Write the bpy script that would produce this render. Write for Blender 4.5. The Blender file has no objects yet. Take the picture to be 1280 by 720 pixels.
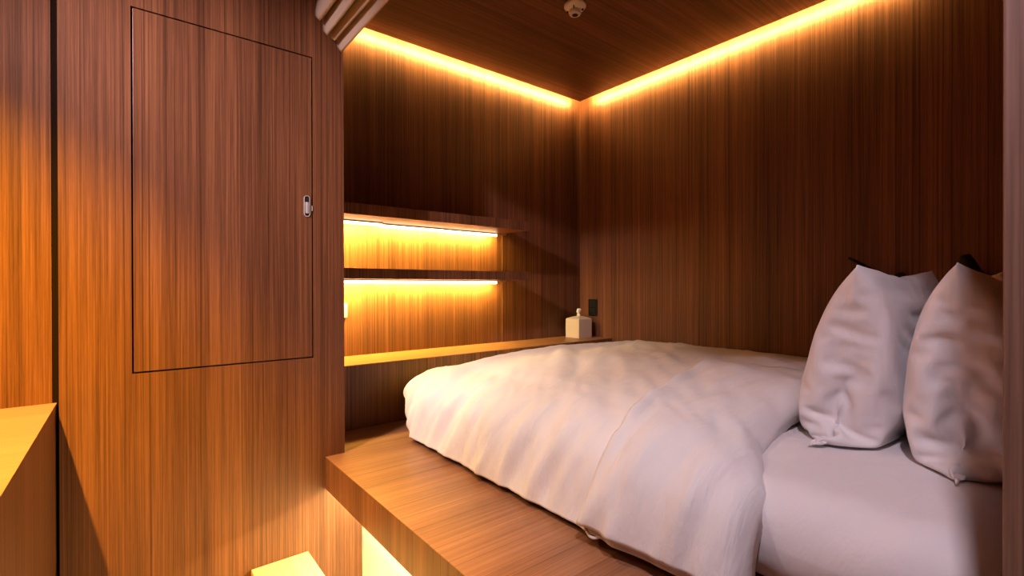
import bpy, bmesh, math, random
import numpy as np
from mathutils import Vector, Matrix, noise

random.seed(4)
S = bpy.context.scene
C = S.collection
Z0 = 1.12                                   # eye height: heights below are metres above the floor

# ------------------------------------------------------------------ camera, world, lights, exposure
cam_d = bpy.data.cameras.new('camera')
cam = bpy.data.objects.new('camera', cam_d)
C.objects.link(cam)
cam_d.sensor_width = 36.0
cam_d.lens = 602.56 / 1280 * 36.0
cam_d.clip_start = 0.01
fw = Vector((0.62465172, 0.78089701, -0.00317571))
rt = Vector((0.78089453, -0.62465886, -0.00224343))
up = Vector((0.00373562, 0.00107853, 0.99999244))
m = Matrix((rt, up, -fw)).transposed().to_4x4()
m.translation = Vector((0, 0, Z0))
cam.matrix_world = m
S.camera = cam

S.view_settings.view_transform = 'Standard'
S.view_settings.look = 'None'
S.view_settings.gamma = 1.0
S.view_settings.use_curve_mapping = False
S.view_settings.exposure = 0.0

w = bpy.data.worlds.new('world')
S.world = w
w.use_nodes = True
w.node_tree.nodes['Background'].inputs[0].default_value = (0.5, 0.42, 0.40, 1)
w.node_tree.nodes['Background'].inputs[1].default_value = 0.02

LED = (1.0, 0.61, 0.18)                    # warm strip lights
COVE_E, SHELF_E, UNDER_E = 340.0, 240.0, 270.0


def spot(name, loc, aim, power, col, size, blend, rad):
    l = bpy.data.lights.new(name, 'SPOT')
    l.energy = power
    l.color = col
    l.spot_size = math.radians(size)
    l.spot_blend = blend
    l.shadow_soft_size = rad
    o = bpy.data.objects.new(name, l)
    C.objects.link(o)
    o.location = loc
    o.rotation_euler = (Vector(aim) - Vector(loc)).to_track_quat('-Z', 'Y').to_euler()
    return o


spot('downlight_over_counter', (-0.50, 1.22, 2.38), (-0.52, 1.36, 0), 1230, (1.0, 0.54, 0.06), 80, 1.0, 0.02)
spot('downlight_far', (-0.95, 1.745, 2.38), (0.85, 1.72, 0.5), 90, (1.0, 0.66, 0.40), 50, 0.8, 0.015)
spot('downlight_room', (0.08, 1.48, 2.38), (0.74, 1.20, 0.4), 60, (1.0, 0.70, 0.54), 66, 1.0, 0.025)
spot('downlight_entry', (0.05, -0.06, 2.38), (0.95, 0.30, 0.6), 88, (1.0, 0.83, 0.97), 72, 0.9, 0.03)
spot('downlight_rear', (-1.00, 0.95, 2.38), (0.52, 1.80, 1.45), 270, (1.0, 0.80, 0.84), 46, 1.0, 0.05)


# ------------------------------------------------------------------ helpers
def tag(o, label=None, cat=None, group=None, kind=None):
    if label: o['label'] = label
    if cat: o['category'] = cat
    if group: o['group'] = group
    if kind: o['kind'] = kind
    return o


def empty(name, loc, label, cat, group=None):
    o = bpy.data.objects.new(name, None)
    C.objects.link(o)
    o.location = loc
    o.empty_display_size = 0.05
    return tag(o, label, cat, group)


def world_loc(o):
    v = Vector((0, 0, 0))
    while o is not None:
        v = v + Vector(o.location)
        o = o.parent
    return v


def obj(name, bm, mat, parent=None, smooth=False, origin=None):
    """links a bmesh given in world coordinates as ONE mesh object"""
    base = world_loc(parent) if parent else Vector((0, 0, 0))
    org = Vector(origin) if origin else base
    bmesh.ops.translate(bm, verts=bm.verts, vec=-org)
    me = bpy.data.meshes.new(name)
    bm.normal_update()
    bm.to_mesh(me)
    bm.free()
    o = bpy.data.objects.new(name, me)
    C.objects.link(o)
    if parent:
        o.parent = parent
    o.location = org - base
    mats = mat if isinstance(mat, (list, tuple)) else [mat]
    for x in mats:
        me.materials.append(x)
    if smooth:
        for p in me.polygons:
            p.use_smooth = True
    return o


def box(bm, x0, x1, y0, y1, z0, z1, bev=0.0, seg=2):
    vs = [bm.verts.new((x, y, z)) for x in (x0, x1) for y in (y0, y1) for z in (z0, z1)]
    f = [(0, 1, 3, 2), (4, 6, 7, 5), (0, 4, 5, 1), (2, 3, 7, 6), (0, 2, 6, 4), (1, 5, 7, 3)]
    fs = [bm.faces.new([vs[i] for i in q]) for q in f]
    if bev > 0:
        es = list({e for q in fs for e in q.edges})
        bmesh.ops.bevel(bm, geom=es, offset=bev, segments=seg, affect='EDGES', profile=0.5)
    return bm


def bx(*a, **k):
    return box(bmesh.new(), *a, **k)


def lathe(prof, axis_loc, seg=32, M=None):
    """prof: list of (radius, height); revolved round local z, then moved by M and axis_loc"""
    bm = bmesh.new()
    rings = []
    for r, h in prof:
        rings.append([bm.verts.new((r * math.cos(2 * math.pi * i / seg), r * math.sin(2 * math.pi * i / seg), h)) for i in range(seg)])
    for a, b in zip(rings, rings[1:]):
        for i in range(seg):
            j = (i + 1) % seg
            bm.faces.new((a[i], a[j], b[j], b[i]))
    bm.faces.new(rings[0][::-1])
    bm.faces.new(rings[-1])
    if M is not None:
        bmesh.ops.transform(bm, matrix=M, verts=bm.verts)
    bmesh.ops.translate(bm, verts=bm.verts, vec=Vector(axis_loc))
    bmesh.ops.recalc_face_normals(bm, faces=bm.faces)
    return bm


def tube(pts, r, seg=10):
    bm = bmesh.new()
    pts = [Vector(p) for p in pts]
    rings = []
    for i, p in enumerate(pts):
        d = (pts[min(i + 1, len(pts) - 1)] - pts[max(i - 1, 0)]).normalized()
        a = d.orthogonal().normalized() if i == 0 else (rings_a - d * rings_a.dot(d)).normalized()
        rings_a = a
        b = d.cross(a)
        rings.append([bm.verts.new(p + r * (a * math.cos(2 * math.pi * k / seg) + b * math.sin(2 * math.pi * k / seg))) for k in range(seg)])
    for a, b in zip(rings, rings[1:]):
        for i in range(seg):
            j = (i + 1) % seg
            bm.faces.new((a[i], a[j], b[j], b[i]))
    bm.faces.new(rings[0][::-1])
    bm.faces.new(rings[-1])
    bmesh.ops.recalc_face_normals(bm, faces=bm.faces)
    return bm


# ------------------------------------------------------------------ materials
def nodes_of(name):
    mt = bpy.data.materials.new(name)
    mt.use_nodes = True
    nt = mt.node_tree
    return mt, nt, nt.nodes['Principled BSDF']


def plain(name, col, rough=0.5, metal=0.0, spec=0.5, bump=0.0, bscale=200):
    mt, nt, b = nodes_of(name)
    b.inputs['Roughness'].default_value = rough
    b.inputs['Metallic'].default_value = metal
    b.inputs['Specular IOR Level'].default_value = spec
    tc = nt.nodes.new('ShaderNodeTexCoord')
    n = nt.nodes.new('ShaderNodeTexNoise')
    n.inputs['Scale'].default_value = bscale
    nt.links.new(tc.outputs['Object'], n.inputs['Vector'])
    r = nt.nodes.new('ShaderNodeValToRGB')
    r.color_ramp.elements[0].color = (*[c * 0.94 for c in col], 1)
    r.color_ramp.elements[1].color = (*[min(1, c * 1.05) for c in col], 1)
    nt.links.new(n.outputs[0], r.inputs[0])
    nt.links.new(r.outputs[0], b.inputs['Base Color'])
    if bump:
        bp = nt.nodes.new('ShaderNodeBump')
        bp.inputs['Strength'].default_value = bump
        bp.inputs['Distance'].default_value = 0.001
        nt.links.new(n.outputs[0], bp.inputs['Height'])
        nt.links.new(bp.outputs[0], b.inputs['Normal'])
    return mt


def wood(name, axis, dark, mid, light, rough=0.42, fine=260.0, spec=0.35, contrast=1.0, strip=0.0):
    """straight-grained veneer: streaks run along axis (0 x, 1 y, 2 z)"""
    mt, nt, b = nodes_of(name)
    N, L = nt.nodes.new, nt.links.new
    geo = N('ShaderNodeNewGeometry')

    def streak(across, along, detail, dist=0.0, rgh=0.55):
        mp = N('ShaderNodeMapping')
        sc = [across] * 3
        sc[axis] = along
        mp.inputs['Scale'].default_value = sc
        L(geo.outputs['Position'], mp.inputs['Vector'])
        n = N('ShaderNodeTexNoise')
        n.inputs['Scale'].default_value = 1.0
        n.inputs['Detail'].default_value = detail
        n.inputs['Roughness'].default_value = rgh
        n.inputs['Distortion'].default_value = dist
        L(mp.outputs[0], n.inputs['Vector'])
        return n.outputs[0]

    a = streak(70, 0.5, 5, 0.1, 0.65)
    f = streak(fine, 2.2, 3)
    c = streak(9, 0.18, 2)
    pores = streak(520, 16, 2)
    m1 = N('ShaderNodeMath'); m1.operation = 'MULTIPLY_ADD'
    L(a, m1.inputs[0]); m1.inputs[1].default_value = 0.55 * contrast
    m2 = N('ShaderNodeMath'); m2.operation = 'MULTIPLY_ADD'
    L(f, m2.inputs[0]); m2.inputs[1].default_value = 0.60 * contrast
    m3 = N('ShaderNodeMath'); m3.operation = 'MULTIPLY_ADD'
    L(c, m3.inputs[0]); m3.inputs[1].default_value = 0.40 * contrast
    m3.inputs[2].default_value = 0.5 - 0.5 * 1.73 * contrast
    m4 = N('ShaderNodeMath'); m4.operation = 'MULTIPLY_ADD'
    L(pores, m4.inputs[0]); m4.inputs[1].default_value = 0.18 * contrast
    L(m3.outputs[0], m4.inputs[2])
    L(m4.outputs[0], m2.inputs[2])
    L(m2.outputs[0], m1.inputs[2])
    r = N('ShaderNodeValToRGB')
    e = r.color_ramp.elements
    e[0].position = 0.22; e[0].color = (*dark, 1)
    e[1].position = 0.80; e[1].color = (*light, 1)
    k = e.new(0.5); k.color = (*mid, 1)
    L(m1.outputs[0], r.inputs[0])
    ln = streak(120, 0.22, 1)
    lr = N('ShaderNodeMapRange')
    lr.inputs[1].default_value = 0.60; lr.inputs[2].default_value = 0.70
    lr.inputs[3].default_value = 0.0; lr.inputs[4].default_value = 0.55 * contrast
    L(ln, lr.inputs[0])
    mx = N('ShaderNodeMix'); mx.data_type = 'RGBA'
    L(lr.outputs[0], mx.inputs[0]); L(r.outputs[0], mx.inputs[6])
    mx.inputs[7].default_value = (*[c * 0.9 for c in dark], 1)
    L(mx.outputs[2], b.inputs['Base Color'])
    b.inputs['Roughness'].default_value = rough
    b.inputs['Specular IOR Level'].default_value = spec
    bp = N('ShaderNodeBump')
    bp.inputs['Strength'].default_value = 0.12
    bp.inputs['Distance'].default_value = 0.0006
    L(f, bp.inputs['Height'])
    L(bp.outputs[0], b.inputs['Normal'])
    return mt


def emit(name, col, strength):
    mt = bpy.data.materials.new(name)
    mt.use_nodes = True
    nt = mt.node_tree
    nt.nodes.remove(nt.nodes['Principled BSDF'])
    e = nt.nodes.new('ShaderNodeEmission')
    e.inputs[0].default_value = (*col, 1)
    e.inputs[1].default_value = strength
    nt.links.new(e.outputs[0], nt.nodes['Material Output'].inputs[0])
    return mt


def linen(name, col, rough=0.75, fine=0.25, wr=0.35, sc=(9, 16, 7), rot=(0.2, 0.3, 0.5)):
    mt, nt, b = nodes_of(name)
    N, L = nt.nodes.new, nt.links.new
    b.inputs['Base Color'].default_value = (*col, 1)
    b.inputs['Roughness'].default_value = rough
    b.inputs['Specular IOR Level'].default_value = 0.25
    b.inputs['Sheen Weight'].default_value = 0.12
    b.inputs['Sheen Roughness'].default_value = 0.4
    geo = N('ShaderNodeNewGeometry')
    mp = N('ShaderNodeMapping')
    mp.inputs['Scale'].default_value = sc
    mp.inputs['Rotation'].default_value = rot
    L(geo.outputs['Position'], mp.inputs['Vector'])
    n = N('ShaderNodeTexNoise')
    n.inputs['Scale'].default_value = 1.0
    n.inputs['Detail'].default_value = 5
    n.inputs['Roughness'].default_value = 0.55
    n.inputs['Distortion'].default_value = 0.25
    L(mp.outputs[0], n.inputs['Vector'])
    w2 = N('ShaderNodeTexNoise')
    w2.inputs['Scale'].default_value = 900
    L(geo.outputs['Position'], w2.inputs['Vector'])
    b1 = N('ShaderNodeBump'); b1.inputs['Strength'].default_value = wr; b1.inputs['Distance'].default_value = 0.02
    L(n.outputs[0], b1.inputs['Height'])
    b2 = N('ShaderNodeBump'); b2.inputs['Strength'].default_value = fine; b2.inputs['Distance'].default_value = 0.0006
    L(w2.outputs[0], b2.inputs['Height']); L(b1.outputs[0], b2.inputs['Normal'])
    L(b2.outputs[0], b.inputs['Normal'])
    return mt


WD = ((0.036, 0.0130, 0.0065), (0.148, 0.056, 0.026), (0.300, 0.122, 0.056))
wood_v = wood('walnut_vertical', 2, *WD)
wood_x = wood('walnut_lengthways', 0, *WD)
wood_deck = wood('walnut_deck', 0, (0.090, 0.036, 0.017), (0.275, 0.125, 0.064), (0.410, 0.205, 0.110), rough=0.36, contrast=0.9)
wood_top = wood('oak_top_lengthways', 0, (0.20, 0.085, 0.035), (0.32, 0.15, 0.066), (0.42, 0.21, 0.10), rough=0.4, contrast=0.8)
wood_pale = wood('pale_oak', 1, (0.34, 0.26, 0.15), (0.46, 0.37, 0.22), (0.56, 0.46, 0.30), rough=0.5, contrast=0.8)
wood_counter = wood('oak_counter', 0, (0.145, 0.068, 0.050), (0.205, 0.098, 0.085), (0.27, 0.135, 0.115), rough=0.4, contrast=0.8)
wood_grey = wood('greyed_walnut', 2, (0.07, 0.038, 0.028), (0.170, 0.092, 0.068), (0.27, 0.16, 0.125), rough=0.5)
gap_m = plain('gap_black', (0.010, 0.005, 0.003), 0.95, spec=0.05)
white_p = plain('white_paint', (0.72, 0.70, 0.67), 0.6)
floor_m = plain('floor_stone', (0.34, 0.29, 0.25), 0.6, bscale=30)
chrome = plain('chrome', (0.80, 0.80, 0.84), 0.28, 0.55)
black_p = plain('black_plastic', (0.006, 0.006, 0.0065), 0.55, spec=0.25)
black_s = plain('black_socket', (0.010, 0.010, 0.011), 0.45, spec=0.3)
black_d = plain('black_recess', (0.004, 0.004, 0.004), 0.7)
cream = plain('cream_ceramic', (0.62, 0.52, 0.42), 0.45)
tissue_m = plain('tissue', (0.80, 0.76, 0.72), 0.9)
ivory = plain('ivory_plastic', (0.66, 0.58, 0.50), 0.4)
fabric = plain('taupe_fabric', (0.36, 0.27, 0.21), 0.9, bump=0.3, bscale=500)
cotton = linen('white_cotton', (0.80, 0.77, 0.76), wr=0.38, sc=(5, 30, 7), rot=(0.1, 0.1, -0.85))
sheet_m = linen('white_sheet', (0.76, 0.72, 0.72), wr=0.25)
pillow_m = linen('pillow_cotton', (0.79, 0.75, 0.75), wr=0.4)
led_cove = emit('led_cove', LED, COVE_E)
led_shelf = emit('led_shelf', (1.0, 0.68, 0.13), SHELF_E)
led_soft = emit('led_shelf_face', (1.0, 0.72, 0.38), 9.0)
led_under = emit('led_under', (1.0, 0.84, 0.40), UNDER_E)
alu = plain('led_housing', (0.55, 0.42, 0.32), 0.4, 0.6)

# ------------------------------------------------------------------ the setting
XC, YC = 0.636, 1.80                       # cabinet corner
XR, YB = 2.49, 2.345                       # alcove walls
YN = 2.349                                 # niche back
XN = 1.80                                  # niche end
ZC = 2.3830                                 # alcove ceiling
CT = 2.56


def struct(name, bm, mat, label=None):
    o = obj(name, bm, mat)
    o['kind'] = 'structure'
    if label: o['label'] = label
    return o


struct('floor', bx(-1.7, 2.7, -1.4, 2.6, -0.06, 0.0), floor_m)
struct('ceiling', bx(-1.7, 2.7, -1.4, 2.6, CT, CT + 0.06), wood_x)
struct('wall_left', bx(-1.7, -0.161, 1.83, 2.6, 0, CT), wood_v)
struct('wall_rear', bx(-1.76, -1.7, -1.4, 1.83, 0, CT), wood_v)
struct('wall_front', bx(-1.7, 0.62, -1.46, -1.4, 0, CT), wood_v)
# alcove back wall: a shallow recess behind the shelves
bm = bmesh.new()
box(bm, XC, XN, YN, YN + 0.06, 0, CT)
box(bm, XN, XR + 0.06, YB, YN + 0.06, 0, CT)
box(bm, XC, XN, YB, YN, Z0 + 0.366, CT)
struct('wall_back', bm, wood_v)
struct('wall_right', bx(XR, XR + 0.06, 0.0, YB, 0, CT), wood_v)
struct('wall_end', bx(0.645, XR + 0.06, -1.4, 0.066, 0, CT, bev=0.002), wood_grey)

GAP = 0.065
bm = bmesh.new()
box(bm, 0.66, XR - GAP, 0.066, YB - GAP + 0.005, ZC, ZC + 0.03)
obj_c = struct('ceiling_alcove', bm, wood_x)
# header over the opening, behind the blind
struct('trim_1', bx(0.64, 0.66, 0.066, YC, 2.30, CT), wood_v)


def face_mat(bm, d, idx=1):
    """the faces that look along d get material idx"""
    bm.normal_update()
    for f in bm.faces:
        if f.normal.dot(Vector(d)) > 0.9:
            f.material_index = idx
    return bm


def led_line(name, x0, x1, y0, y1, z0, z1, mat, label, d, group=None):
    b = bx(x0, x1, y0, y1, z0, z1)
    bmesh.ops.recalc_face_normals(b, faces=b.faces)
    o = obj(name, face_mat(b, d), [alu, mat], origin=((x0 + x1) / 2, (y0 + y1) / 2, z0))
    return tag(o, label, 'light strip', group)


led_line('light_strip', 0.66, XR - 0.075, YB - GAP + 0.006, YB - GAP + 0.012, ZC + 0.004, ZC + 0.020, led_cove,
         'long glowing warm light strip in the ceiling gap above the shelf wall', (0, 1, 0))
led_line('light_strip', XR - GAP + 0.001, XR - GAP + 0.007, 0.50, YB - 0.11, ZC + 0.004, ZC + 0.020, led_cove,
         'long glowing warm light strip in the ceiling gap above the wall behind the bed', (1, 0, 0))

# ------------------------------------------------------------------ cabinet with flush door
cab = empty('cabinet', (0.25, YC, 0), 'tall walnut veneer cabinet wall with one flush door beside the bed alcove', 'cabinet')
DX0, DX1, DZ0, DZ1 = 0.0165, 0.5205, 0.870, 1.940
g = 0.0045
bm = bmesh.new()
y0, y1 = YC, YC + 0.022
for q in ((-0.1450, DX0 - g, 0, CT), (DX1 + g, XC, 0, CT), (DX0 - g, DX1 + g, 0, DZ0 - g), (DX0 - g, DX1 + g, DZ1 + g, CT)):
    box(bm, q[0], q[1], y0, y1, q[2], q[3])
box(bm, XC - 0.02, XC, y1, YN - 0.001, 0, CT)
box(bm, XC, 0.700, y0, y1, 0, 0.383)      # low return under the platform
obj('body', bm, wood_v, cab)
obj('backing', bx(-0.160, XC - 0.021, y1 + 0.009, y1 + 0.020, 0.001, CT - 0.001), gap_m, cab)
door = obj('door', bx(DX0, DX1, YC - 0.001, YC + 0.018, DZ0, DZ1, bev=0.0012), wood_v, cab)
# recessed pull: chrome rim, dark cup, lever
hx, hz, hw, hh = 0.5035, Z0 + 0.288, 0.0105, 0.038


def stadium(cx, cz, a, b, n=10):
    pts = []
    for i in range(n + 1):
        t = math.pi * i / n
        pts.append((cx + a * math.cos(t), cz + b - a + a * math.sin(t)))
    for i in range(n + 1):
        t = math.pi + math.pi * i / n
        pts.append((cx + a * math.cos(t), cz - b + a + a * math.sin(t)))
    return pts


def ring_extrude(outer, inner, y0, y1):
    bm = bmesh.new()
    n = len(outer)
    L = [[bm.verts.new((x, y, z)) for x, z in pts] for pts, y in ((outer, y1), (outer, y0), (inner, y0), (inner, y1))]
    for a, b in ((0, 1), (1, 2), (2, 3)):
        for i in range(n):
            j = (i + 1) % n
            bm.faces.new((L[a][i], L[a][j], L[b][j], L[b][i]))
    bmesh.ops.recalc_face_normals(bm, faces=bm.faces)
    return bm


def plate(pts, y0, y1):
    bm = bmesh.new()
    a = [bm.verts.new((x, y0, z)) for x, z in pts]
    b = [bm.verts.new((x, y1, z)) for x, z in pts]
    n = len(pts)
    for i in range(n):
        j = (i + 1) % n
        bm.faces.new((a[i], a[j], b[j], b[i]))
    bm.faces.new(a); bm.faces.new(b)
    bmesh.ops.recalc_face_normals(bm, faces=bm.faces)
    return bm


rim = obj('handle', ring_extrude(stadium(hx, hz, hw, hh), stadium(hx, hz, hw - 0.0025, hh - 0.0025), YC - 0.004, YC - 0.001), chrome, door)
rim['label'] = 'small chrome recessed pull'
obj('handle_recess', plate(stadium(hx, hz, hw - 0.002, hh - 0.002), YC - 0.0022, YC - 0.0012), black_d, door)
obj('handle_lever', bx(hx - 0.0055, hx + 0.0055, YC - 0.0052, YC - 0.0022, hz - 0.026, hz + 0.014, bev=0.0015), chrome, door)
obj('latch', bx(DX1 - 0.0004, DX1 + 0.0022, YC - 0.003, YC + 0.001, hz - 0.016, hz + 0.003), chrome, door)

# ------------------------------------------------------------------ counter on the far left
ct = empty('counter', (-0.7, 1.4, 0), 'walnut counter with an oak top standing against the left wall', 'counter')
bm = bx(-1.5, -0.1515, 0.55, 1.829, 0.7985, 0.801)
box(bm, -1.5, -0.177, 0.584, 1.828, 0.775, 0.7983)
obj('top', bm, wood_counter, ct)
obj('side_panel', bx(-0.176, -0.152, 0.551, 1.829, 0.0, 0.7982), wood_v, ct)
obj('front_panel', bx(-1.5, -0.177, 0.551, 0.582, 0.0, 0.7745), wood_v, ct)

# ------------------------------------------------------------------ platform
PX = 0.565
pl = empty('bed_platform', (1.5, 1.0, 0), 'raised walnut platform under the bed with a deep front edge', 'platform')
bm = bx(PX, XR - 0.001, 0.067, YC - 0.001, 0.4978, 0.500)
box(bm, PX + 0.023, XR - 0.001, 0.068, YC - 0.002, 0.470, 0.4976)
obj('deck', bm, wood_deck, pl)
obj('deck_foot', bx(XC + 0.001, XR - 0.001, YC - 0.001, 2.075, 0.470, 0.500), wood_deck, pl)
obj('fascia', bx(PX + 0.0003, PX + 0.022, 0.067, YC - 0.001, 0.383, 0.4976), wood_v, pl)
kp = obj('kick_panel', bx(0.703, 0.722, 0.067, YC + 0.02, 0.0, 0.4695), white_p, pl)
kp['label'] = 'white painted panel under the platform'
led_line('light_strip', PX + 0.085, PX + 0.105, 0.12, YC - 0.012, 0.404, 0.412, led_under,
         'warm light strip tucked under the front edge of the bed platform', (0, 0, -1))

# ------------------------------------------------------------------ step stool
st = empty('step_stool', (0.41, 1.6, 0), 'small pale oak step stool on the floor in front of the platform', 'stool')
obj('top', bx(0.321, 0.503, 1.22, 1.797, 0.156, 0.178, bev=0.002), wood_pale, st)
obj('side_panel', bx(0.325, 0.343, 1.225, 1.795, 0.0, 0.1555, bev=0.001), wood_pale, st)
obj('side_panel', bx(0.481, 0.499, 1.225, 1.795, 0.0, 0.1555, bev=0.001), wood_pale, st)

# ------------------------------------------------------------------ ledge behind the foot of the bed
lg = empty('ledge', (1.5, 2.2, 0.5), 'walnut ledge running along the alcove wall at the foot of the bed', 'ledge')
bm = bmesh.new()
box(bm, XC + 0.001, XN - 0.001, 2.062, YN - 0.001, 0.7775, 0.780)
box(bm, XN - 0.001, XR - 0.001, 2.062, YB - 0.001, 0.7775, 0.780)
box(bm, XC + 0.001, XR - 0.001, 2.086, YB - 0.001, 0.755, 0.7773)
obj('top', bm, wood_top, lg)
obj('front_panel', bx(XC + 0.001, XR - 0.001, 2.0623, 2.084, 0.5005, 0.7773), wood_v, lg)

# ------------------------------------------------------------------ shelves with light bars
SX1 = 1.775


def shelf(z0, z1, label):
    s = empty('shelf', (1.2, YN, z0), label, 'shelf', 'floating shelves in the alcove')
    bm = bx(XC + 0.001, SX1, 2.062, YN - 0.001, z0, z1, bev=0.001)
    obj('board', bm, wood_v, s)
    return s


shelf(Z0 + 0.316, Z0 + 0.365, 'upper walnut floating shelf lit from below on the alcove wall')
shelf(Z0 + 0.036, Z0 + 0.082, 'lower walnut floating shelf lit from below, just over the ledge')


def light_bar(x0, x1, yc, z, label, group, wid=0.030):
    o = empty('light_bar', ((x0 + x1) / 2, yc, z), label, 'light bar', group)
    obj('housing', bx(x0, x1, yc - wid / 2, yc + wid / 2, z - 0.006, z - 0.0005), alu, o)
    # wedge-shaped lens: the sloping face throws the light at the wall
    xa, xb = x0 + 0.006, x1 - (0.07 if x1 > 1.7 else 0.006)
    ya, yb2, za, zb = yc - wid / 2 + 0.002, yc + wid / 2 - 0.002, z - 0.0062, z - 0.020
    b = bmesh.new()
    V = [[b.verts.new((x, y, zz)) for y, zz in ((ya, za), (yb2, za), (ya + 0.004, zb), (ya, zb))] for x in (xa, xb)]
    for k in range(4):
        f = b.faces.new((V[0][k], V[0][(k + 1) % 4], V[1][(k + 1) % 4], V[1][k]))
        f.material_index = 1 if k == 1 else 0
    b.faces.new(V[0]); b.faces.new(V[1][::-1])
    bmesh.ops.recalc_face_normals(b, faces=b.faces)
    obj('diffuser', b, [led_soft, led_shelf], o)


for z, nm, dy in ((Z0 + 0.316, 'upper', 0.0), (Z0 + 0.036, 'lower', 0.0)):
    grp = 'light bars under the %s shelf' % nm
    light_bar(XC + 0.01, 0.985, 2.270, z, 'leftmost glowing light bar under the %s shelf, next to the cabinet' % nm, grp, 0.05)
    light_bar(0.985, 1.36, 2.295, z, 'middle glowing light bar under the %s shelf' % nm, grp)
    light_bar(1.363, SX1 + 0.012, 2.302, z, 'rightmost glowing light bar under the %s shelf, ending at the shelf end' % nm, grp)

# switch plate mostly hidden behind the cabinet edge
sw = empty('switch_plate', (0.80, YN, Z0 - 0.115), 'pale switch plate on the lit wall below the lower shelf, half hidden by the cabinet', 'switch')
obj('plate', bx(0.775, 0.843, YN - 0.008, YN - 0.0005, Z0 - 0.15, Z0 - 0.08, bev=0.002), ivory, sw)
obj('rocker', bx(0.79, 0.828, YN - 0.011, YN - 0.0081, Z0 - 0.14, Z0 - 0.09, bev=0.001), ivory, sw)

# ------------------------------------------------------------------ wall outlet
ou = empty('wall_outlet', (XR, 2.225, Z0 - 0.145), 'black double power outlet on the wall above the tissue box', 'outlet')
obj('plate', bx(XR - 0.008, XR - 0.0005, 2.186, 2.264, Z0 - 0.202, Z0 - 0.088, bev=0.002), black_p, ou)
for dz in (-0.026, 0.026):
    s = obj('socket', bx(XR - 0.011, XR - 0.0082, 2.203, 2.247, Z0 - 0.145 + dz - 0.021, Z0 - 0.145 + dz + 0.021, bev=0.001), black_s, ou)
    for dy in (-0.008, 0.008):
        obj('slot', bx(XR - 0.0118, XR - 0.0112, 2.225 + dy - 0.0015, 2.225 + dy + 0.0015, Z0 - 0.145 + dz - 0.008, Z0 - 0.145 + dz + 0.008), black_d, s)

# ------------------------------------------------------------------ tissue box
tx, ty, tz, s = 2.362, 2.240, 0.7805, 0.061
tb = empty('tissue_box', (tx, ty, tz), 'cream square tissue box with a tissue poking out, in the corner of the ledge', 'tissue box')
bm = bmesh.new()
rings = []
for k, (r, h) in enumerate(((s, 0.0), (s, 0.120), (s - 0.003, 0.125), (s * 0.55, 0.136), (s * 0.28, 0.141))):
    rings.append([bm.verts.new((tx + r * a, ty + r * b, tz + h)) for a, b in ((-1, -1), (1, -1), (1, 1), (-1, 1))])
for a, b in zip(rings, rings[1:]):
    for i in range(4):
        j = (i + 1) % 4
        bm.faces.new((a[i], a[j], b[j], b[i]))
bm.faces.new(rings[0][::-1]); bm.faces.new(rings[-1])
obj('box', bm, cream, tb)
bm = bmesh.new()
prof = [(0.009, 0.138), (0.011, 0.150), (0.007, 0.158), (0.013, 0.170), (0.015, 0.182), (0.010, 0.190), (0.002, 0.192)]
rings = []
for k, (r, h) in enumerate(prof):
    rings.append([bm.verts.new((tx + r * (1 + 0.35 * math.sin(3 * a + k)) * math.cos(a) + 0.003 * math.sin(k * 1.7), ty + r * (1 + 0.3 * math.sin(3 * a + k)) * math.sin(a), tz + h))
                  for a in [2 * math.pi * i / 16 for i in range(16)]])
for a, b in zip(rings, rings[1:]):
    for i in range(16):
        j = (i + 1) % 16
        bm.faces.new((a[i], a[j], b[j], b[i]))
bm.faces.new(rings[-1]); bm.faces.new(rings[0][::-1])
obj('tissue', bm, tissue_m, tb, smooth=True)

# ------------------------------------------------------------------ smoke detector
dx, dy = 1.575, 1.512
sd = empty('smoke_detector', (dx, dy, ZC), 'small round ivory detector with a dark centre on the wooden alcove ceiling', 'detector')
obj('base', lathe([(0.049, -0.0005), (0.049, -0.010), (0.044, -0.018), (0.032, -0.026), (0.026, -0.028)], (dx, dy, ZC), 40), ivory, sd, smooth=True)
obj('nozzle', lathe([(0.026, -0.0275), (0.027, -0.040), (0.024, -0.046), (0.014, -0.0475)], (dx, dy, ZC), 32), ivory, sd, smooth=True)
obj('lens', lathe([(0.0135, -0.0476), (0.0135, -0.0484)], (dx, dy, ZC), 24), black_d, sd)
for k in range(4):
    a = 0.6 + k * math.pi / 2
    v = Vector((math.cos(a), math.sin(a), 0))
    p = Vector((dx, dy, ZC)) + v * 0.034
    bm = bx(-0.004, 0.004, -0.002, 0.002, -0.032, -0.018)
    bmesh.ops.transform(bm, matrix=Matrix.Rotation(a, 4, 'Z'), verts=bm.verts)
    bmesh.ops.translate(bm, verts=bm.verts, vec=p)
    obj('vent', bm, black_p, sd)

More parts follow.
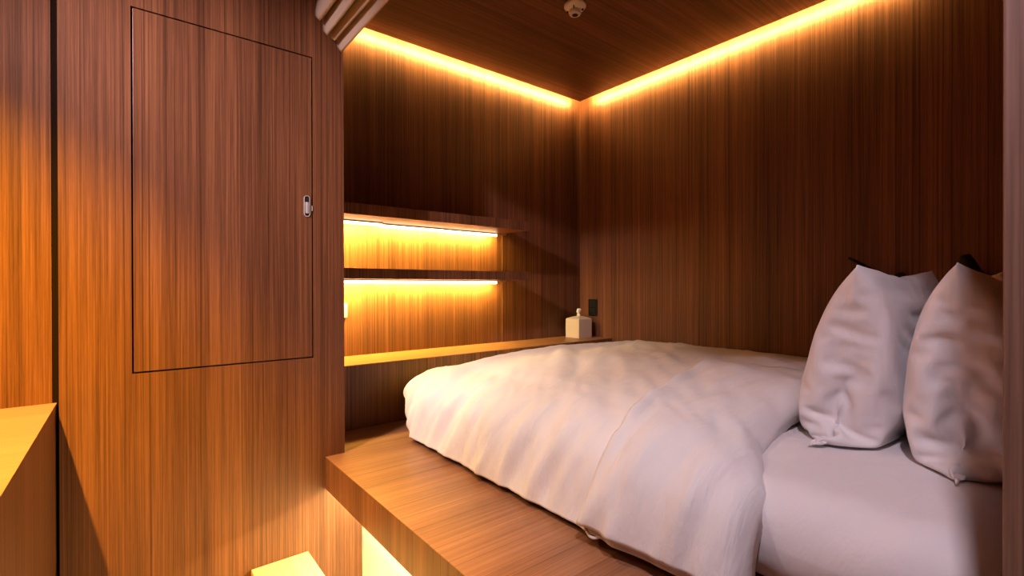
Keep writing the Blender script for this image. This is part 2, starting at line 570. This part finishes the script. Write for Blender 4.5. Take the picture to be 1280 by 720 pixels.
# ------------------------------------------------------------------ roman blind stacked at the top of the opening
rb = empty('roman_blind', (0.60, 0.95, 2.2), 'taupe fabric roman blind gathered up in folds over the alcove opening', 'blind')
obj('headrail', bx(0.585, 0.635, 0.09, 1.775, CT - 0.05, CT - 0.001), fabric, rb)
pleats = [(0.500, 1.050), (0.532, 0.930), (0.556, 0.886), (0.583, 0.874), (0.607, 0.842)]
for k, (px, pz) in enumerate(pleats):
    bm = bmesh.new()
    ny = 40
    rings = []
    thick = (0.030, 0.024, 0.017, 0.016, 0.012)[k]
    top = CT - 0.06
    for j in range(ny + 1):
        t = j / ny
        y = 1.778 - 1.68 * t
        e = min(1.0, t / 0.035)
        lift = 0.030 * (1 - math.sqrt(max(0, 1 - (1 - e) ** 2)))
        wob = 0.004 * noise.noise((y * 3, k * 7.1, 0.3))
        zb = pz + Z0 + lift + 0.003 * noise.noise((y * 5, k * 3.3, 2.0))
        pr = []
        # a hanging loop: two sides that meet in a rounded fold at the bottom
        for q in (1.0, 0.75, 0.5, 0.3, 0.18, 0.09, 0.03, 0.0):
            pr.append((-thick * (0.9 * min(1, (q / 0.16)) ** 0.5) * (1 - 0.5 * q) * (0.5 + 0.5 * e), q))
        for q in (0.03, 0.09, 0.18, 0.3, 0.5, 0.75, 1.0):
            pr.append((thick * (0.55 * min(1, (q / 0.16)) ** 0.5) * (1 - 0.5 * q) * (0.5 + 0.5 * e), q))
        hgt = 0.26
        ring = []
        for ox, q in pr:
            x = px + wob + ox + (0.610 - px) * 0.75 * q
            ring.append(bm.verts.new((x, y, zb + q * hgt)))
        rings.append(ring)
    for a, b in zip(rings, rings[1:]):
        for i in range(len(a) - 1):
            bm.faces.new((a[i], a[i + 1], b[i + 1], b[i]))
        bm.faces.new((a[-1], a[0], b[0], b[-1]))
    bm.faces.new(rings[0]); bm.faces.new(rings[-1][::-1])
    bmesh.ops.recalc_face_normals(bm, faces=bm.faces)
    obj('pleat', bm, fabric, rb, smooth=True)

# ------------------------------------------------------------------ reading lamps on the wall behind the pillows
def reading_lamp(base, joint, tip, label):
    o = empty('reading_lamp', base, label, 'lamp', 'black reading lamps behind the pillows')
    base, joint, tip = Vector(base), Vector(joint), Vector(tip)
    M = Matrix.Rotation(-math.pi / 2, 4, 'Y')
    obj('wall_plate', lathe([(0.024, 0.0005), (0.024, 0.010), (0.020, 0.013)], base, 24, M), black_p, o, smooth=False)
    pts = [base + Vector((-0.012, 0, 0)), base + Vector((-0.03, 0, 0)), joint * 0.5 + base * 0.5 + Vector((-0.02, 0, 0.0)), joint]
    obj('arm', tube(pts, 0.004), black_p, o, smooth=True)
    return o, joint, tip


o, j, t = reading_lamp((XR, 0.55, Z0 + 0.03), (2.43, 0.66, Z0 + 0.086), None or (2.42, 0.7, Z0 + 0.112), 'black reading lamp whose thin rod tip shows past the front pillow corner')
q = (t - j)
obj('shade', tube([j - q * 0.1, j + q * 1.3], 0.0065), black_p, o, smooth=True)
o, j, t = reading_lamp((XR, 0.300, Z0 + 0.02), (2.43, 0.300, Z0 + 0.052), (2.40, 0.335, Z0 + 0.1), 'black reading lamp with a cone shade standing up between the two pillows')
d = Vector((-0.02, 0.028, 0.14)).normalized()
M = d.to_track_quat('Z', 'Y').to_matrix().to_4x4()
obj('shade', lathe([(0.034, 0.0), (0.030, 0.03), (0.022, 0.065), (0.015, 0.088), (0.010, 0.092)], (2.40, 0.323, Z0 + 0.024), 24, M), black_p, o, smooth=True)

# ------------------------------------------------------------------ bed: mattress in its fitted sheet
ZM = Z0 - 0.405                              # mattress top
bed = empty('mattress', (1.7, 1.05, 0.50), 'mattress in a white fitted sheet on the wooden platform', 'mattress')
MX0, MX1, MY0, MY1, MR = 0.985, 2.465, 0.085, 1.97, 0.105


def grid_mesh(P):
    """P[i][j] -> quads"""
    bm = bmesh.new()
    V = [[bm.verts.new(p) for p in row] for row in P]
    for a, b in zip(V, V[1:]):
        for i in range(len(a) - 1):
            bm.faces.new((a[i], b[i], b[i + 1], a[i + 1]))
    return bm


def nz(x, y, z, s=(1, 1, 1), o=0.0):
    return noise.noise((x * s[0] + o, y * s[1] + o * 1.7, z * s[2] - o))


bm = bx(MX0, MX1, MY0, MY1, 0.501, ZM, bev=MR, seg=8)
bmesh.ops.subdivide_edges(bm, edges=[e for e in bm.edges if e.calc_length() > 0.12], cuts=46, use_grid_fill=True)
bm.normal_update()
for v in bm.verts:
    if v.co.z > 0.52:
        x, y, z = v.co
        k = 0.007 * nz(x + z * 0.8, y * 1.0 + z * 1.2, 0, (5, 13, 1), 3.0) + 0.004 * nz(x, y, z, (3, 3, 3), 9)
        edge = max(0, 1 - abs(x - MX0) / 0.25) * max(0, min(1, (0.6 - y) / 0.4))
        k += 0.0045 * edge * math.sin((y * 46 + z * 26 + 2.5 * nz(x, y, z, (4, 4, 4), 1)))
        v.co += v.normal * k
obj('fitted_sheet', bm, sheet_m, bed, smooth=True)

# ------------------------------------------------------------------ duvet
Wd = 0.30
prof_d = [(0.30, 0.0), (0.25, 0.006), (0.20, 0.014), (0.155, 0.026), (0.115, 0.044), (0.08, 0.068), (0.05, 0.103), (0.03, 0.145), (0.015, 0.190), (0.004, 0.235), (-0.004, 0.268)]


def prof_at(q):
    """q 0..1 from shoulder to hem -> (inset from the hem line, drop)"""
    f = q * (len(prof_d) - 1)
    i = min(int(f), len(prof_d) - 2)
    t = f - i
    p0 = prof_d[max(i - 1, 0)]; p1 = prof_d[i]; p2 = prof_d[i + 1]; p3 = prof_d[min(i + 2, len(prof_d) - 1)]

    def cr(a, b, c, d):
        return 0.5 * (2 * b + (c - a) * t + (2 * a - 5 * b + 4 * c - d) * t * t + (3 * b - a - 3 * c + d) * t ** 3)
    return cr(p0[0], p1[0], p2[0], p3[0]), cr(p0[1], p1[1], p2[1], p3[1])


XH = 0.885                                   # hem line, front
YF = 2.055                                   # foot line
YHD = 0.50                                   # head end


def ztop(x, y):
    """duvet top height (relative to the eye)"""
    z = -0.303
    z -= 0.035 * max(0.0, (1.75 - x) / 0.6) ** 1.6 * 1.0
    z -= 0.030 * max(0.0, (x - 1.85) / 0.62) ** 1.8
    z -= 0.010 * max(0.0, (y - 1.7) / 0.35) ** 2
    z -= 0.022 * max(0.0, (1.05 - y) / 0.55) ** 1.5 * min(1, max(0, (2.2 - x) / 0.6))
    return z


NXT, NXS, NY, NYS = 60, 44, 110, 26


def duvet_point(i, j, off=0.0):
    """i: 0..NXT on the top (far wall to shoulder), NXT..NXT+NXS down the front; j: along the bed"""
    xs = XH + Wd
    if i <= NXT:
        qx = 0.0
        x = 2.468 + (xs - 2.468) * i / NXT
    else:
        qx = (i - NXT) / NXS
        x = xs
    ys = YF - Wd
    if j <= NY:
        qy = 0.0
        y = YHD + (ys - YHD) * j / NY
    else:
        qy = (j - NY) / NYS
        y = ys
    r = max(qx, qy)
    g4 = r / max(1e-9, (qx ** 3.4 + qy ** 3.4) ** (1 / 3.4))
    cx, cy = qx * g4, qy * g4
    drop = 0.0
    if r > 1e-6:
        ins, drop = prof_at(min(1, r))
        dpl = Wd - ins
        ux, uy = cx / r, cy / r
        x -= ux * dpl
        y += uy * dpl * 0.96
    if qy > 0:
        tk = max(0.0, (r - 0.55) / 0.45) ** 1.5
        y -= 0.20 * tk * min(1, qy * 1.5)
        x += 0.012 * tk * min(1, qy * 2)
    zt = ztop(max(x, xs - 0.05), min(y, ys + 0.1))
    hf = max(0.0, 1 - (y - 0.44) / 0.34)
    hf = min(1, hf) ** 1.6
    zt -= 0.035 * hf * min(1, max(0, (1.75 - x) / 0.45))
    x += 0.035 * hf * min(1, r * 1.5)
    z = zt - drop * (0.60 + zt) / 0.268 * 1.0
    return x, y, z, qx, r


def fold_noise(x, y, z, qx, r):
    """creases: running down the front, softer and diagonal on the top"""
    side = max(0.0, min(1.0, (r - 0.15) / 0.5))
    a = y * 1.0 + 0.35 * (z + 0.3)
    k = 0.0
    n1 = nz(a, z, 0, (9.0, 2.0, 1), 5.0)
    n2 = nz(a, z, 0, (21.0, 3.0, 1), 8.0)
    rid = 1 - abs(nz(a, z, x, (7.0, 1.8, 1), 2.0)) * 2.4
    k += side * (0.019 * n1 + 0.014 * n2 + 0.016 * max(0, rid) ** 2)
    k += side * 0.004 * nz(a, z, 0, (46.0, 7.0, 1), 3.0)
    d = x * 0.75 + y * 0.65                 # creases that run diagonally over the top
    e = -x * 0.65 + y * 0.75
    k += (1 - 0.6 * side) * (0.013 * nz(e, d, 0, (6.5, 1.6, 1), 11.0) + 0.008 * nz(e, d, 0, (15, 3.2, 1), 4.0))
    k += 0.012 * nz(x, y, 0, (2.3, 2.6, 1), 6.0)
    k += 0.004 * (1 - abs(nz(e, d, x, (24, 5, 1), 7)) * 2)
    return k


NI, NJ = NXT + NXS, NY + NYS
base = [[None] * (NJ + 1) for _ in range(NI + 1)]
info = {}
for i in range(NI + 1):
    for j in range(NJ + 1):
        x, y, z, qx, r = duvet_point(i, j)
        # the head end runs slightly askew
        if j <= NY:
            f = 1 - j / NY
            y += f ** 3 * (0.06 * min(1, max(0, (x - 1.1) / 0.3)) - 0.068 * min(1, qx / 0.4))
        base[i][j] = Vector((x, y, z))
        info[i, j] = (qx, r)


def normals(B):
    n, mm = len(B), len(B[0])
    out = [[None] * mm for _ in range(n)]
    for i in range(n):
        for j in range(mm):
            a = B[min(i + 1, n - 1)][j] - B[max(i - 1, 0)][j]
            b = B[i][min(j + 1, mm - 1)] - B[i][max(j - 1, 0)]
            c = b.cross(a)
            if c.length < 1e-9:
                c = Vector((0, 0, 1))
            out[i][j] = c.normalized()
    return out


NB = normals(base)
if NB[5][20].z < 0:
    NB = [[-v for v in row] for row in NB]


def duvet_surface(i, j, off=0.0):
    p, n = base[i][j], NB[i][j]
    qx, r = info[i, j]
    k = fold_noise(p.x, p.y, p.z, qx, r)
    fall = 1.0
    # thin out at the head end so that the edge meets the sheet
    ed = (j / NY) * (YF - Wd - YHD) if j <= NY else 9
    th = 0.0
    if ed < 0.07:
        t = 1 - ed / 0.07
        th = 0.050 * (1 - math.sqrt(max(0, 1 - t * t)))
    if i < 3:
        fall = 0.3
    hem = max(0, (qx - 0.9) / 0.1)
    p = p + n * (k * fall * (1 - 0.3 * hem) + off - th) + Vector((0, 0, Z0))
    p.z = max(p.z, 0.512)
    return p


dv = empty('duvet', (1.6, 1.2, 0.72), 'large white cotton duvet spread over the bed, turned down at the head end', 'duvet')
bm = grid_mesh([[duvet_surface(i, j) for j in range(NJ + 1)] for i in range(NI + 1)])
bmesh.ops.recalc_face_normals(bm, faces=bm.faces)
o = obj('cover', bm, cotton, dv, smooth=True)
sol = o.modifiers.new('thickness', 'SOLIDIFY')
sol.thickness = 0.012
sol.offset = -1

# turned-down flap: its edge runs from the hem corner up over the top
fl = []


def flap_edge(i):
    """bed length at which the flap ends, for grid line i"""
    if i >= NXT:
        q = (i - NXT) / NXS
        return 0.835 - 0.02 * math.sin(q * math.pi) + 0.01 * q
    f = 1 - i / NXT                          # 0 at shoulder, 1 at wall
    return 0.825 + 0.30 * f ** 1.1


step = (YF - Wd - YHD) / NY
I0 = 26
NF = 34
P = []
for i in range(I0, NI - 2):
    ye = flap_edge(i)
    row = []
    je = (ye - YHD) / step
    fade = min(1, (i - I0) / 14)
    for q in range(NF + 1):
        jf = je * q / NF
        j0 = min(int(jf), NJ - 1)
        t = jf - j0
        off = 0.030 * fade
        if i == NI:
            off *= 1
        a = duvet_surface(i, j0, 0); b = duvet_surface(i, j0 + 1, 0)
        na = NB[i][j0]
        p = a.lerp(b, t)
        ed = (1 - q / NF)
        bulge = 0.010 * math.exp(-((ed - 0.03) / 0.05) ** 2) * fade
        dd = q / NF * je * step
        wr = 0.006 * nz(p.x * 1.2 + p.z, p.y, p.z, (6, 14, 6), 13) * min(1, ed * 6) * min(1, dd * 8)
        row.append(p + na * (off * min(1, 0.25 + dd * 12) + bulge + wr))
    row.append(row[-1] - NB[i][min(j0, NJ)] * (0.029 * fade + bulge * 0.8))
    P.append(row)
bm = grid_mesh(P)
bmesh.ops.recalc_face_normals(bm, faces=bm.faces)
o = obj('turned_down_flap', bm, cotton, dv, smooth=True)
sol = o.modifiers.new('thickness', 'SOLIDIFY')
sol.thickness = 0.006
sol.offset = -1

# little white tie loop at the hem below the flap corner
hp = duvet_surface(NI, int((0.80 - YHD) / step))
pts = []
for k in range(15):
    t = k / 14
    pts.append(hp + Vector((-0.008 - 0.008 * math.sin(t * math.pi), 0.035 - 0.055 * t, 0.016 - 0.012 * math.sin(t * math.pi))))
obj('tie_loop', tube(pts, 0.004, 8), cotton, dv, smooth=True)


# ------------------------------------------------------------------ pillows: two welded cloth sheets blown up and stood on edge
def blow_pillow(W, H, cx, cy, zb, lean, ymin, vol, seed, yaw=0.0, nx=64, ny=48, steps=300, ymax=9.0):
    rng = np.random.RandomState(seed)
    idx = -np.ones((2, nx, ny), int)
    pos = []
    for s_ in (0, 1):
        for i in range(nx):
            for j in range(ny):
                if s_ == 1 and (i in (0, nx - 1) or j in (0, ny - 1)):
                    idx[1, i, j] = idx[0, i, j]
                    continue
                idx[s_, i, j] = len(pos)
                u = (i / (nx - 1) - 0.5) * W
                v = j / (ny - 1) * H
                pos.append((u, (0.004 if s_ == 0 else -0.004) + rng.uniform(-0.001, 0.001), v))
    X = np.array(pos)
    R = np.array([[1, 0, 0], [0, math.cos(lean), -math.sin(lean)], [0, math.sin(lean), math.cos(lean)]])
    Ry = np.array([[math.cos(yaw), -math.sin(yaw), 0], [math.sin(yaw), math.cos(yaw), 0], [0, 0, 1]])
    X = X @ R.T @ Ry.T + np.array([cx, cy, zb + 0.004])
    E, K = [], []

    def edge(a, b, k):
        m_ = a != b
        E.append(np.stack([a[m_], b[m_]], 1)); K.append(np.full(m_.sum(), k))
    L = []
    for s_ in (0, 1):
        A = idx[s_]
        for a, b, k, l in ((A[:-1, :], A[1:, :], 1.0, W / (nx - 1)), (A[:, :-1], A[:, 1:], 1.0, H / (ny - 1)),
                           (A[:-1, :-1], A[1:, 1:], 0.5, math.hypot(W / (nx - 1), H / (ny - 1))),
                           (A[1:, :-1], A[:-1, 1:], 0.5, math.hypot(W / (nx - 1), H / (ny - 1))),
                           (A[:-2, :], A[2:, :], 0.05, 2 * W / (nx - 1)), (A[:, :-2], A[:, 2:], 0.05, 2 * H / (ny - 1))):
            a, b = a.ravel(), b.ravel()
            mk = a != b
            E.append(np.stack([a[mk], b[mk]], 1)); K.append(np.full(mk.sum(), k)); L.append(np.full(mk.sum(), l))
    E = np.concatenate(E); K = np.concatenate(K); L = np.concatenate(L)
    F = []
    for s_ in (0, 1):
        A = idx[s_]
        for i in range(nx - 1):
            for j in range(ny - 1):
                q = (A[i, j], A[i + 1, j], A[i + 1, j + 1], A[i, j + 1])
                F.append(q if s_ == 1 else q[::-1])
    F = np.array(F)
    T = np.concatenate([F[:, [0, 1, 2]], F[:, [0, 2, 3]]])
    n = len(X)
    val = np.zeros(n)
    np.add.at(val, E[:, 0], K); np.add.at(val, E[:, 1], K)
    V = np.zeros_like(X)
    dt = 1.0
    for it in range(steps):
        a, b, c = X[T[:, 0]], X[T[:, 1]], X[T[:, 2]]
        nrm = np.cross(b - a, c - a)
        ctr = X.mean(0)
        volume = abs(np.einsum('ij,ij->i', a - ctr, np.cross(b - ctr, c - ctr)).sum() / 6)
        pr = max(-0.2, min(1.0, (vol / max(volume, 1e-5) - 1)))
        f = np.zeros_like(X)
        for d_ in range(3):
            f[:, d_] = (np.bincount(T[:, 0], nrm[:, d_], n) + np.bincount(T[:, 1], nrm[:, d_], n) + np.bincount(T[:, 2], nrm[:, d_], n))
        V = V * 0.90 + f * (pr * (1.0 + 1.3 * (0.45 - (X[:, 2:3] - zb) / 0.47))) * 5.0 + np.array([0, 0, -0.00004])
        sp = np.linalg.norm(V, axis=1, keepdims=True)
        V *= np.minimum(1, 0.01 / np.maximum(sp, 1e-9))
        Q = X + V
        for _ in range(14):
            d = Q[E[:, 1]] - Q[E[:, 0]]
            l = np.linalg.norm(d, axis=1)
            e = (l - L)
            e = np.where(e < 0, e * 0.12, e)
            cor = d * (K * e / np.maximum(l, 1e-9) * 0.5)[:, None]
            for d_ in range(3):
                Q[:, d_] += 1.7 * (np.bincount(E[:, 0], cor[:, d_], n) - np.bincount(E[:, 1], cor[:, d_], n)) / np.maximum(val, 1e-9) 
            Q[:, 2] = np.maximum(Q[:, 2], zb)
            Q[:, 1] = np.clip(Q[:, 1], ymin, ymax)
        V = Q - X
        X = Q
    bm = bmesh.new()
    vs = [bm.verts.new(p) for p in X]
    for q in F:
        try:
            bm.faces.new([vs[k] for k in q])
        except ValueError:
            pass
    bmesh.ops.recalc_face_normals(bm, faces=bm.faces)
    cl = bm.edges.layers.float.get('crease_edge') or bm.edges.layers.float.new('crease_edge')
    rim = set(idx[0, 0]) | set(idx[0, -1]) | set(idx[0, :, 0]) | set(idx[0, :, -1])
    bm.verts.index_update()
    for e in bm.edges:
        if e.verts[0].index in rim and e.verts[1].index in rim:
            e[cl] = 0.8
    return bm


def pillow(args, loc, label):
    o = obj('pillow', blow_pillow(*args[0], **args[1]), pillow_m, smooth=True, origin=loc)
    sb = o.modifiers.new('smooth', 'SUBSURF')
    sb.levels = 1
    sb.render_levels = 1
    return tag(o, label, 'pillow', 'white pillows at the head of the bed')


pillow(((0.76, 0.600, 1.690, 0.474, ZM + 0.004, 0.185, 0.324, 0.045, 3), dict(ymax=0.56)), (1.68, 0.42, ZM),
       'front white pillow standing on edge against the other pillow')
pillow(((0.76, 0.590, 1.650, 0.205, ZM + 0.004, 0.02, 0.075, 0.045, 8), dict(ymax=0.318)), (1.66, 0.2, ZM),
       'rear white pillow standing on edge beside the end wall, partly cut off by it')
